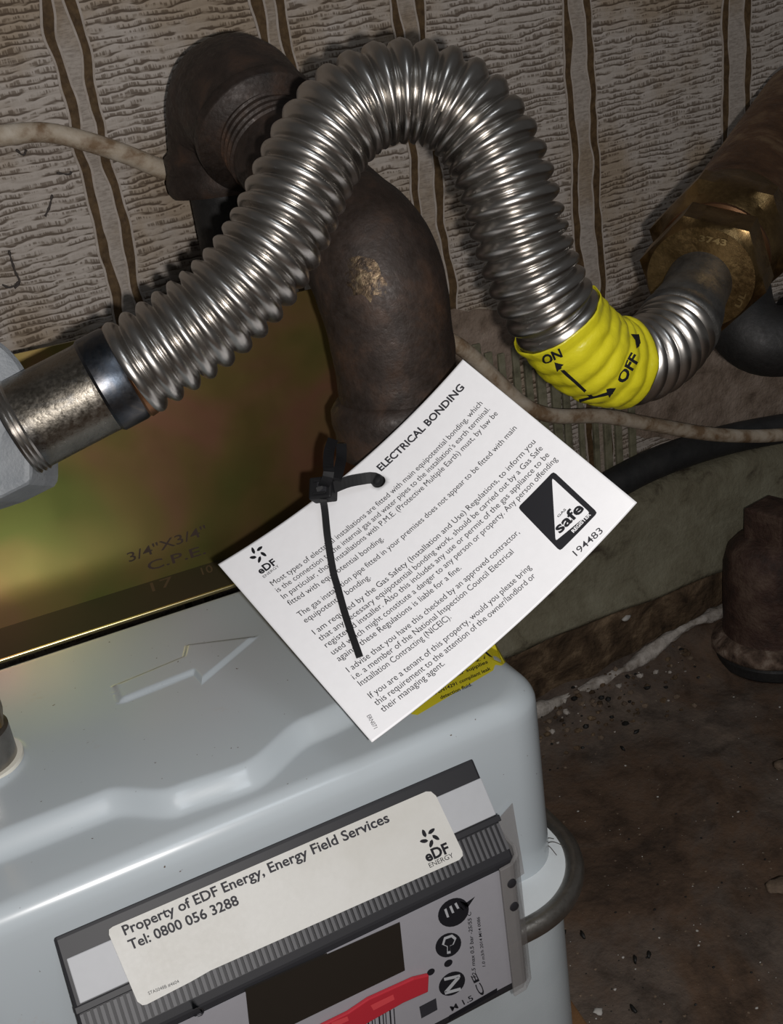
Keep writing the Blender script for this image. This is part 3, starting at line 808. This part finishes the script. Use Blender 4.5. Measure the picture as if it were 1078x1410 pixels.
# ================================================================== OLD IRON PIPE
ip = thing('iron_pipe', 'old rusty iron pipe rising from the meter outlet and turning back to the wall', 'pipe', W(166, 368, 200))
axis = [(168, 368, 122), (168, 367, 105), (167, 366, 88), (166, 368, 72), (165, 376, 60), (163, 390, 52), (161, 404, 44)]
ax2 = resample(catmull([W(*p) for p in axis], 8), 2)[0]
nax = len(ax2)
def er(i):
    t = i / (nax - 1)
    return 24.6 + 1.4 * math.exp(-((t - .55) / .2) ** 2)
jit = lambda i, a: .5 * mnoise.noise(Vector((i * .25, math.cos(a) * 2, math.sin(a) * 2)))
elbow_a = tube('elbow', ax2, er, 'rust', ip, 56, True, jit)
cpts_ = [W(168, 368, d) for d in (143, 142, 141, 137, 132, 127, 122, 119, 117)]
tube('collar', cpts_, lambda i: (20, 25.0, 27.6, 28.6, 28.0, 28.8, 28.4, 26.4, 23.5)[i], 'rust', ip, 56, True, lambda i, a: .5 * mnoise.noise(Vector((i * .6, math.cos(a) * 3, math.sin(a) * 3))))
lathe('riser', W(168, 368, 211), Vector((0, 0, 1)), [(0, 20), (72, 20)], 'rust', ip)
nip0, nip1 = W(161, 400, 49), W(157, 460, 7)
tube('nipple', [nip0.lerp(nip1, k / 12) for k in range(13)], 21.0, 'rust', ip, 48, True, jit)
for k in range(4):
    c_ = nip0.lerp(nip1, .62 + .045 * k); lathe('thread', c_, nip1 - nip0, [(0, 21), (.8, 22.0), (1.6, 21)], 'rust', ip, 40)
eb = [W(157, 447, 16), W(157, 457, 9), W(158, 470, 3), W(159, 484, 1), W(159, 496, 3), W(159, 505, 11), W(158, 509, 22), W(157, 510, 33)]
eb = resample(catmull(eb, 8), 2)[0]; ne = len(eb)
def e2(i):
    t = i / (ne - 1); return 27.0 + (2.4 if t < .09 or t > .9 else 0) + 1.5 * math.sin(math.pi * t)
lathe('elbow_lip', W(157, 510, 36), Vector((0, 0, 1)), [(-5, 26), (-5, 28), (-2, 30), (3, 30.4), (7, 29), (9, 26)], 'rust', ip, 56)
tube('back_elbow', eb, e2, 'rust', ip, 56, True, jit)
RX = 164
lathe('drop_pipe', W(RX - 7, 511, 431), Vector((0, 0, 1)), [(0, 20), (395, 20)], 'darkiron', ip)

eb_ = bvh_of(elbow_a)
rr2 = random.Random(3); sc_ = []
for k in range(26):
    a_ = 2 * math.pi * k / 26; q_ = 1 + rr2.uniform(-.22, .22)
    sc_.append((505 + (27 * math.cos(a_) + 8 * math.sin(a_)) * q_, 384 + 29 * math.sin(a_) * q_))
print_poly(sc_, eb_, 'scrape', ip, .12, 'scraped_patch', 2)

# ================================================================== BRASS FITTING AND ITS PIPES
bf = thing('brass_coupling', 'tarnished brass compression coupling and copper pipe running up out of the right edge', 'pipe fitting', nutc)
hx = nutc - axb * 3
face_nut = lathe('lock_nut', hx, axb, [(0, 15.5), (0, 23.0), (1.5, 24.0), (3, 24.2), (20, 24.2), (22, 23.5)], 'brass', bf, 72, {3, 4})
lathe('coupling_body', hx + axb * 24, axb, [(0, 24), (2, 25.5), (8, 27), (12, 28.5), (24, 28.5), (27, 28.0), (36, 28), (38, 26)], 'brass', bf, 72, {3, 4})
lathe('bright_ring', hx + axb * 21.5, axb, [(0, 24), (1, 25.0), (3, 25.0), (4, 24)], 'copperring', bf, 64)
lathe('copper_pipe', hx + axb * 60, axb, [(0, 26.5), (200, 26.5)], 'copper', bf, 56)
nb = bvh_of(face_nut)
print_text('3743', (962, 331), (1000, 338), 8, nb, 'brasslit', face_nut, .03, .4, name='stamped_number')
print_text('UL', (1019, 424), (1028, 404), 8, nb, 'brasslit', face_nut, .03, .4, name='stamped_number')

de = thing('iron_bend', 'black iron pipe bend below the brass coupling at the right edge', 'pipe', px(1060, 520, 560))
tube('bend', resample(catmull([px(1010, 395, 575), px(1020, 440, 565), px(1052, 468, 560), px(1110, 462, 560), px(1180, 420, 575)], 8), 3)[0], 19.5, 'darkiron', de, 40)
lathe('bend_collar', px(1098, 463, 558), (px(1180, 430, 560) - px(1098, 463, 558)).normalized(), [(0, 21), (0, 23), (14, 23), (14, 20)], 'darkiron', de)

# ================================================================== CAPPED STUB IN THE FLOOR
cb = on_d(1052, 895, CAMH); cb.y -= 6; cb.z = 0
cs = thing('capped_pipe', 'squat reddish rusty capped pipe stub with square plug by the wall at right', 'pipe', cb)
lathe('stub', cb, Vector((0, 0, 1)), [(-2, 40), (8, 41), (14, 38), (18, 35), (30, 34), (60, 34.5), (78, 34), (90, 31), (97, 25), (99, 18)], 'redrust', cs, 56)
lathe('base_collar', cb, Vector((0, 0, 1)), [(-1, 40), (2, 43), (9, 43), (11, 41)], 'darkiron', cs, 56)
tube('crust_ring', [cb + Vector((0, 0, z_)) for z_ in (10, 12, 14, 17, 20, 23)], lambda i: (40, 43.4, 44.4, 43.4, 40.5, 36)[i], 'crust', cs, 64, True, lambda i, a: 1.3 * mnoise.noise(Vector((i * .5, math.cos(a) * 3, math.sin(a) * 3))))
q = cb + Vector((2, 0, 108))
box('square_plug', q, Vector((15, 3, 0)), Vector((-3, 15, 0)), Vector((0, 0, 14)), 'redrust', cs, 1.5)
lathe('plug_rim', cb + Vector((2, 0, 92)), Vector((0, 0, 1)), [(0, 25), (4, 25), (6, 22)], 'redrust', cs, 40)

# ================================================================== CABLES
cpx = [(-60, 190, 455), (0, 187, 462), (60, 182, 468), (120, 195, 474), (180, 215, 480), (240, 238, 487)]
c1 = [on_f(p[0], p[1], 544) for p in cpx] + [W(178, 544, 40), W(222, 543, 90), W(262, 535, 135)]
c1 += [on_f(x, y, 519) for x, y in ((622, 470), (655, 495), (690, 530), (725, 560), (765, 573), (830, 573), (900, 585), (980, 598), (1060, 600), (1140, 590))]
c1 = smooth_path(resample(catmull(c1, 8), 3)[0], 3)
wc = tube('cream_cable', c1, lambda i: 4.8 + .25 * mnoise.noise(Vector((i * .1, 0, 0))), 'cream', None, 20, origin=c1[0])
tag(wc, 'dirty cream round cable running along the wall behind the pipes', 'cable')
bp = [on_f(x, y, 537) for x, y in ((700, 735), (780, 698), (835, 672), (893, 642), (960, 617), (1020, 601), (1100, 586), (1180, 570))]
bp = [Vector((bp[0].x - q_, 536, bp[0].z - 1)) for q_ in (420, 300, 180, 70)] + bp
bp = resample(catmull(bp, 8), 3)[0]
bc = tube('black_cable', bp, 11.0, 'blackcable', None, 24, origin=bp[0])
tag(bc, 'thick black cable lying along the skirting top beneath the cream cable', 'cable')

# ================================================================== INFORMATION CARD
cA, cB, cC, cD = px(300, 777, 386), px(637, 495, 370), px(877, 692, 348), px(512, 1022, 338)
cn = (cB - cA).cross(cD - cA).normalized()
if cn.dot(CAM - cA) > 0: cn = -cn            # away from the lens
def S(u, v): return (cA * (1 - u) + cB * u) * (1 - v) + (cD * (1 - u) + cC * u) * v + cn * (9.0 * 4 * u * (1 - u) - .0)
SU, SV = (cB - cA).length, (cD - cA).length
def uv_of(x, y):
    u = v = .5
    for _ in range(12):
        p = Vector(proj(S(u, v))); e = 1e-4
        a = (Vector(proj(S(u + e, v))) - p) / e; b = (Vector(proj(S(u, v + e))) - p) / e
        d = Vector((x, y)) - p; det = a.x * b.y - a.y * b.x
        u += (d.x * b.y - d.y * b.x) / det; v += (a.x * d.y - a.y * d.x) / det
    return u, v
hu, hv = uv_of(521, 663); HR = 2.7
ct = thing('information_card', 'white printed card headed ELECTRICAL BONDING hanging by a black cable tie', 'card', S(hu, hv))
NU, NV = 130, 100
bm = bmesh.new(); grid = [[bm.verts.new((i / NU * SU, j / NV * SV, 0)) for j in range(NV + 1)] for i in range(NU + 1)]
for i in range(NU):
    for j in range(NV): bm.faces.new((grid[i][j], grid[i + 1][j], grid[i + 1][j + 1], grid[i][j + 1]))
hc = Vector((hu * SU, hv * SV, 0))
bmesh.ops.delete(bm, geom=[v for v in bm.verts if (v.co - hc).length < HR], context='VERTS')
for v in bm.verts:
    if v.is_boundary and (v.co - hc).length < HR + 3: v.co = hc + (v.co - hc).normalized() * HR
bm.verts.index_update()
V = [S(v.co.x / SU, v.co.y / SV) for v in bm.verts]; F = [tuple(v.index for v in f.verts) for f in bm.faces]; bm.free()
sheet_ = obj('card_sheet', V, F, 'card', ct, True)
nz = (sheet_.data.polygons[0].normal).dot(cn)
md = sheet_.modifiers.new('thickness', 'SOLIDIFY'); md.thickness = .0005; md.offset = -1 if nz < 0 else 1
def card_geo(V, F, mat, u0, v0, du, dv, name='lettering', off=.08):
    """local mm (x along the line, y up) laid on the curved card"""
    e = Vector((du * SU, dv * SV)); e.normalize(); up = Vector((e.y, -e.x))
    out = []
    for v in V:
        q = Vector((u0 * SU, v0 * SV)) + e * v.x + up * v.y
        out.append(S(q.x / SU, q.y / SV) - cn * off)
    return obj(name, out, F, mat, sheet_, False, sub(sheet_))
def card_text(s, p0, p1, cap, mat='inkgrey', bold=0.004, xs=None, off=.08):
    a = uv_of(*p0); b = uv_of(*p1)
    L = Vector(((b[0] - a[0]) * SU, (b[1] - a[1]) * SV)).length
    V, F = fit_text(s, L, cap, bold, xs)
    return card_geo(V, F, mat, a[0], a[1], b[0] - a[0], b[1] - a[1], off=off)
def card_poly(pts, mat, off=.06, name='printed_mark'):
    uv = [uv_of(*p) for p in pts]
    bm = bmesh.new(); bm.faces.new([bm.verts.new((u, v, 0)) for u, v in uv]); bmesh.ops.triangulate(bm, faces=bm.faces[:])
    bmesh.ops.subdivide_edges(bm, edges=bm.edges[:], cuts=5, use_grid_fill=True); bm.verts.index_update()
    V = [S(v.co.x, v.co.y) - cn * off for v in bm.verts]; F = [tuple(v.index for v in f.verts) for f in bm.faces]; bm.free()
    return obj(name, V, F, mat, sheet_, False, sub(sheet_))
XS = 1.12
card_text('ELECTRICAL BONDING', (525, 649), (640, 534), 3.1, 'inkgrey', .028)
for s, a, b in (
    ('Most types of electrical installations are fitted with main equipotential bonding, which', (376, 807), (665, 556)),
    ("is the connection to the internal gas and water pipes to the installation's earth terminal.", (383, 816), (675, 564)),
    ('In particular, those installations with P.M.E. (Protective Multiple Earth) must, by law be', (391, 825), (686, 570)),
    ('fitted with equipotential bonding.', (399, 834), (529, 743)),
    ('The gas installation pipe fitted in your premises does not appear to be fitted with main', (413, 850), (712, 590)),
    ('equipotential bonding.', (421, 858), (511, 796)),
    ('I am required by the Gas Safety (Installation and Use) Regulations, to inform you', (434, 874), (738, 609)),
    ('that any necessary equipotential bonding work, should be carried out by a Gas Safe', (442, 883), (748, 618)),
    ('registered installer. Also this includes any use or permit of the gas appliance to be', (450, 892), (757, 627)),
    ('used which might constitute a danger to any person or property. Any person offending', (459, 902), (768, 633)),
    ('against these Regulations is liable for a fine.', (467, 911), (636, 783)),
    ('I advise that you have this checked by an approved contractor,', (481, 926), (716, 734)),
    ('i.e. a member of the National Inspection Council Electrical', (488, 936), (708, 761)),
    ('Installation Contracting (NICEIC).', (497, 945), (622, 851)),
    ('If you are a tenant of this property, would you please bring', (511, 962), (732, 782)),
    ('this requirement to the attention of the owner/landlord or', (519, 972), (738, 794)),
    ('their managing agent.', (528, 981), (613, 915))):
    card_text(s, a, b, 2.4, 'ink', 0.0, XS)
card_text('ERN071', (505, 986), (515, 1004), 1.3, 'inkgrey', 0)
for k in range(5):
    card_poly(petal((355, 763), math.radians(72 * k - 20), 4.2, 12.5, 3.4), 'ink', .06, 'emblem_petal')
card_text('eDF', (359, 791), (382, 776), 3.1, 'ink', .03)
card_text('ENERGY', (364, 796), (385, 780), 1.2, 'ink', 0)
def rounded(P, k=.06):
    out = []
    n_ = len(P)
    for i in range(n_):
        p = Vector(P[i]); a = Vector(P[i - 1]); b = Vector(P[(i + 1) % n_])
        out += [tuple(p.lerp(a, k)), tuple(p.lerp((a + b) / 2, k * .45)), tuple(p.lerp(b, k))]
    return out
card_poly(rounded([(762, 649), (823, 706), (771, 759), (713, 699)]), 'ink', .06, 'logo_square')
card_poly(rounded([(760, 658), (812, 706), (765, 745)], .05), 'card', .12, 'logo_triangle')
card_text('safe', (771, 735), (805, 701), 4.3, 'ink', .03, off=.2)
card_text('GAS', (769, 713), (780, 702), .9, 'ink', .02, off=.2)
card_text('TM', (794, 690), (797, 687), .5, 'ink', .0, off=.2)
card_text('REGISTER', (790, 734), (814, 709), 1.35, 'card', .03, off=.2)
card_text('194483', (794, 766), (831, 732), 2.6, 'inkgrey', .004)

# ================================================================== CABLE TIE
tie = thing('cable_tie', 'black nylon cable tie threaded through the card and round the iron pipe', 'cable tie', S(hu, hv))
def cs_(x, y, off): u, v = uv_of(x, y); return S(u, v) - cn * off
def strap(name, pts, w, t, mat, parent, side=None):
    pts = resample(catmull(pts, 8), 1.5)[0]; V = []; F = []
    for i, p in enumerate(pts):
        t_ = (pts[min(i + 1, len(pts) - 1)] - pts[max(0, i - 1)]).normalized()
        view = (p - CAM).normalized(); sd_ = t_.cross(view).normalized(); up2 = sd_.cross(t_)
        for a, b in ((-1, -1), (1, -1), (1, 1), (-1, 1)): V.append(p + sd_ * w * .5 * a + up2 * t * .5 * b)
    for i in range(len(pts) - 1):
        for k in range(4): F.append((4 * i + k, 4 * i + (k + 1) % 4, 4 * i + 4 + (k + 1) % 4, 4 * i + 4 + k))
    F += [(3, 2, 1, 0), tuple(4 * len(pts) - 4 + k for k in range(4))]
    return recalc(obj(name, V, F, mat, parent))
hd = cs_(452, 679, 4.0)
e1 = (cs_(480, 676, 4.0) - hd).normalized(); e3 = -cn; e2_ = e1.cross(e3).normalized()
head = box('head', hd, e1 * 4.6, e2_ * 4.4, e3 * 3.0, 'blackplastic', tie, .8)
box('pawl_slot', hd + e3 * 2.9 + e1 * .8, e1 * 1.9, e2_ * 2.2, e3 * .3, 'darkpl', tie, .1)
for sg_ in (-1, 1):
    box('pawl_rail', hd + e3 * 3.2 + e2_ * 2.5 * sg_ , e1 * 2.6, e2_ * .45, e3 * .5, 'blackplastic', tie, .15)
strap('short_strap', [hd + e1 * 3, cs_(485, 669, 4.2), cs_(505, 664, 3.6), cs_(517, 661, 2.4), cs_(521, 661, .2), cs_(519, 662, -2.5)], 4.2, 1.3, 'blackplastic', tie)
lathe('strap_knuckle', cs_(520, 662, -.5), -cn, [(0, 2.4), (1.6, 2.5), (2.6, 2.0), (3.1, 1.0)], 'blackplastic', tie, 24)
strap('tail', [hd + e3 * 3.6, cs_(454, 700, 4.5), cs_(459, 745, 4.5), cs_(465, 790, 3.6), cs_(470, 810, 3.2), cs_(482, 855, 2.6), cs_(499, 906, 2.2)], 2.5, 1.1, 'blackplastic', tie)
strap('upper_strap', [hd + e3 * 1.0, px(452, 655, 376), px(452, 640, 380), px(453, 622, 386), px(458, 606, 392)], 4.0, 1.2, 'blackplastic', tie)
strap('back_strap', [px(463, 660, 377), px(467, 645, 382), px(470, 630, 388), px(470, 612, 392)], 4.0, 1.2, 'blackplastic', tie)

# ================================================================== BOARD, DEBRIS AND SMALL LIFE
bd = [on_d(x, y, CAMH - 9) for x, y in ((757, 1335), (805, 1425))]
brd = prism('base_board', [W(-120, 240, CAMH - 10), W(bd[1].x, 255, CAMH - 10), W(bd[0].x, bd[0].y, CAMH - 10), W(bd[0].x, 460, CAMH - 10), W(-120, 460, CAMH - 10)], Vector((0, 0, -9.5)), 'wood', None, .8, W(60, 362, CAMH))
tag(brd, 'orange brown wooden board lying under the gas meter', 'board')

def chip(x, y, s, mat, label, cat, seed, name='plaster_chip', group=None, flat=.45, asp=1.0, rot=0):
    p = on_d(x, y, CAMH); p.z = fh(p.x, p.y) + s * flat * .7
    o = blob(name, p, s, s * asp, s * flat, mat, None, seed, .6, 2, rot, origin=p)
    return tag(o, label, cat, group)
chip(759, 1327, 5.2, 'chip', 'white angular plaster chip on the floor beside the meter base', 'plaster chip', 1, flat=.35)
chip(823, 1390, 2.3, 'chip', 'small white crumb of plaster on the floor near the bottom edge', 'plaster chip', 2)
chip(1084, 1052, 8, 'chipb', 'pale tan stone at the right edge below the capped pipe', 'stone', 3, 'stone', flat=.25)
chip(1072, 1218, 9, 'chipb', 'flat tan stone half out of frame on the right edge of the floor', 'stone', 4, 'stone', flat=.18, asp=.7)
for k, (x, y, r_, lb_) in enumerate(((776, 1284, .4, 'black mouse dropping nearest the steel band of the meter'), (802, 1287, 1.4, 'black mouse dropping upright, just right of the one nearest the meter'),
        (874, 1319, 1.0, 'rounded black dropping in the middle of the lower floor'), (857, 1030, 1.5, 'long black dropping on the floor below the mortar line'),
        (872, 1388, 1.5, 'small black dropping at the bottom edge of the floor'), (876, 1007, .1, 'black dropping nearest the mortar line'), (893, 1313, .9, 'smaller brown black dropping right beside the rounded one'))):
    chip(x, y, 2.6, 'dropping', lb_, 'dropping', 20 + k, 'dropping', 'droppings scattered on the floor', .5, .42, r_)
def scatter(name, spots, mats, flat=.45):
    bm = bmesh.new()
    for k, (p, s_, mi) in enumerate(spots):
        r = bmesh.ops.create_icosphere(bm, subdivisions=1, radius=1)
        for v in r['verts']:
            q = v.co * (1 + .5 * mnoise.noise(v.co * 1.3 + Vector((k * 3.1, k, 0))))
            v.co = Vector((q.x * s_, q.y * s_ * .8, q.z * s_ * flat)) + p
            for f in v.link_faces: f.material_index = mi
    bm.verts.index_update()
    V = [v.co.copy() for v in bm.verts]; F = [tuple(v.index for v in f.verts) for f in bm.faces]; mi = [f.material_index for f in bm.faces]; bm.free()
    o = obj(name, V, F, mats); o.data.polygons.foreach_set('material_index', mi); o['kind'] = 'stuff'; return o
rnd = random.Random(5); spots = []
while len(spots) < 420:
    x, y = rnd.uniform(745, 1090), rnd.uniform(900, 1412)
    p = on_d(x, y, CAMH)
    if p.y > 484 or (p - cb).length < 48: continue
    s = rnd.choice((.2, .3, .35, .5, .9)); p.z = fh(p.x, p.y) + s * .2
    spots.append((p, s, rnd.choice((0, 1, 1, 1, 2, 2, 2))))
tag(scatter('grit', spots, ['chip', 'chipb', 'dropping']), 'fine pale and dark grit sprinkled over the brown concrete floor', 'grit')
spots = []
for k in range(460):
    r = rnd.uniform(215, 450); f = 534 - abs(rnd.gauss(0, 22)); z = fh(r, f)
    s = rnd.choice((.6, .8, 1.2, 1.8, 2.8)); spots.append((Vector((r, f, z + s * .2)), s, rnd.choice((0, 0, 0, 0, 0, 1, 2, 2, 3))))
tag(scatter('rubble', spots, ['brownband', 'mortar', 'chipb', 'dropping'], .6), 'brown rubble and crumbs heaped along the foot of the wall', 'rubble')
for k, (x, y, s_, mt_, lb_) in enumerate(((862, 850, 4.5, 'chip', 'white sliver of plaster lying above the mortar line'), (905, 882, 4, 'mortar', 'pale mortar crumb just below the mortar line at its middle'),
        (866, 933, 5, 'chipb', 'tan stone chip on the rubble below the mortar line'), (800, 955, 4, 'chipb', 'tan crumb at the left end of the rubble'))):
    q_ = [on_d(x, y, CAMH - h_) for h_ in range(0, 60, 1)]
    p = next((c_ for c_ in q_ if c_.y < 540 and c_.z <= fh(c_.x, c_.y) + s_ * .3), on_f(x, y, 533))
    o = blob('plaster_crumb', p, s_, s_ * .5, s_ * .4, mt_, None, 300 + k, .6, 2, .3, origin=p); tag(o, lb_, 'plaster crumb')

# dead spider on the flange
sp0 = on_d(748, 1168, 302.2)
sp = thing('spider', 'small thin legged spider lying on the white meter flange inside the steel band', 'spider', sp0)
blob('body', sp0 + Vector((0, 0, 1.0)), 1.5, 1.1, .9, 'web', sp, 3, .2)
for k in range(8):
    a = k * math.pi / 4 + .3; L_ = 7 + 2 * math.sin(k * 2.1)
    d_ = Vector((math.cos(a), math.sin(a), 0))
    tube('leg', resample(catmull([sp0 + Vector((0, 0, 1.0)), sp0 + d_ * L_ * .45 + Vector((0, 0, 3.0)), sp0 + d_ * L_ + Vector((0, 0, .2))], 5), .8)[0], .18, 'web', sp, 5)
# cobweb strands on the wallpaper
cw = thing('cobweb', 'wisps of dusty cobweb clinging to the wallpaper at lower left', 'cobweb', on_f(30, 380, WALL - 2))
for pts_ in ([(12, 345), (20, 372), (27, 388), (20, 397)], [(27, 388), (14, 396), (3, 392)], [(72, 268), (68, 285), (62, 298)], [(78, 238), (95, 240), (98, 236)], [(22, 206), (32, 214), (36, 206)]):
    tube('strand', resample(catmull([on_f(x, y, WALL - 1.6) for x, y in pts_], 6), 1.0)[0], lambda i: .55 + .5 * mnoise.noise(Vector((i * .5, 0, 0))), 'web', cw, 5)

# ------------------------------------------------------------------ clean up
bpy.data.objects.remove(_fo); bpy.data.curves.remove(_fc)
bpy.context.view_layer.update()
for o in bpy.data.objects:
    for kk in ('_o', 'o'):
        if kk in o: del o[kk]
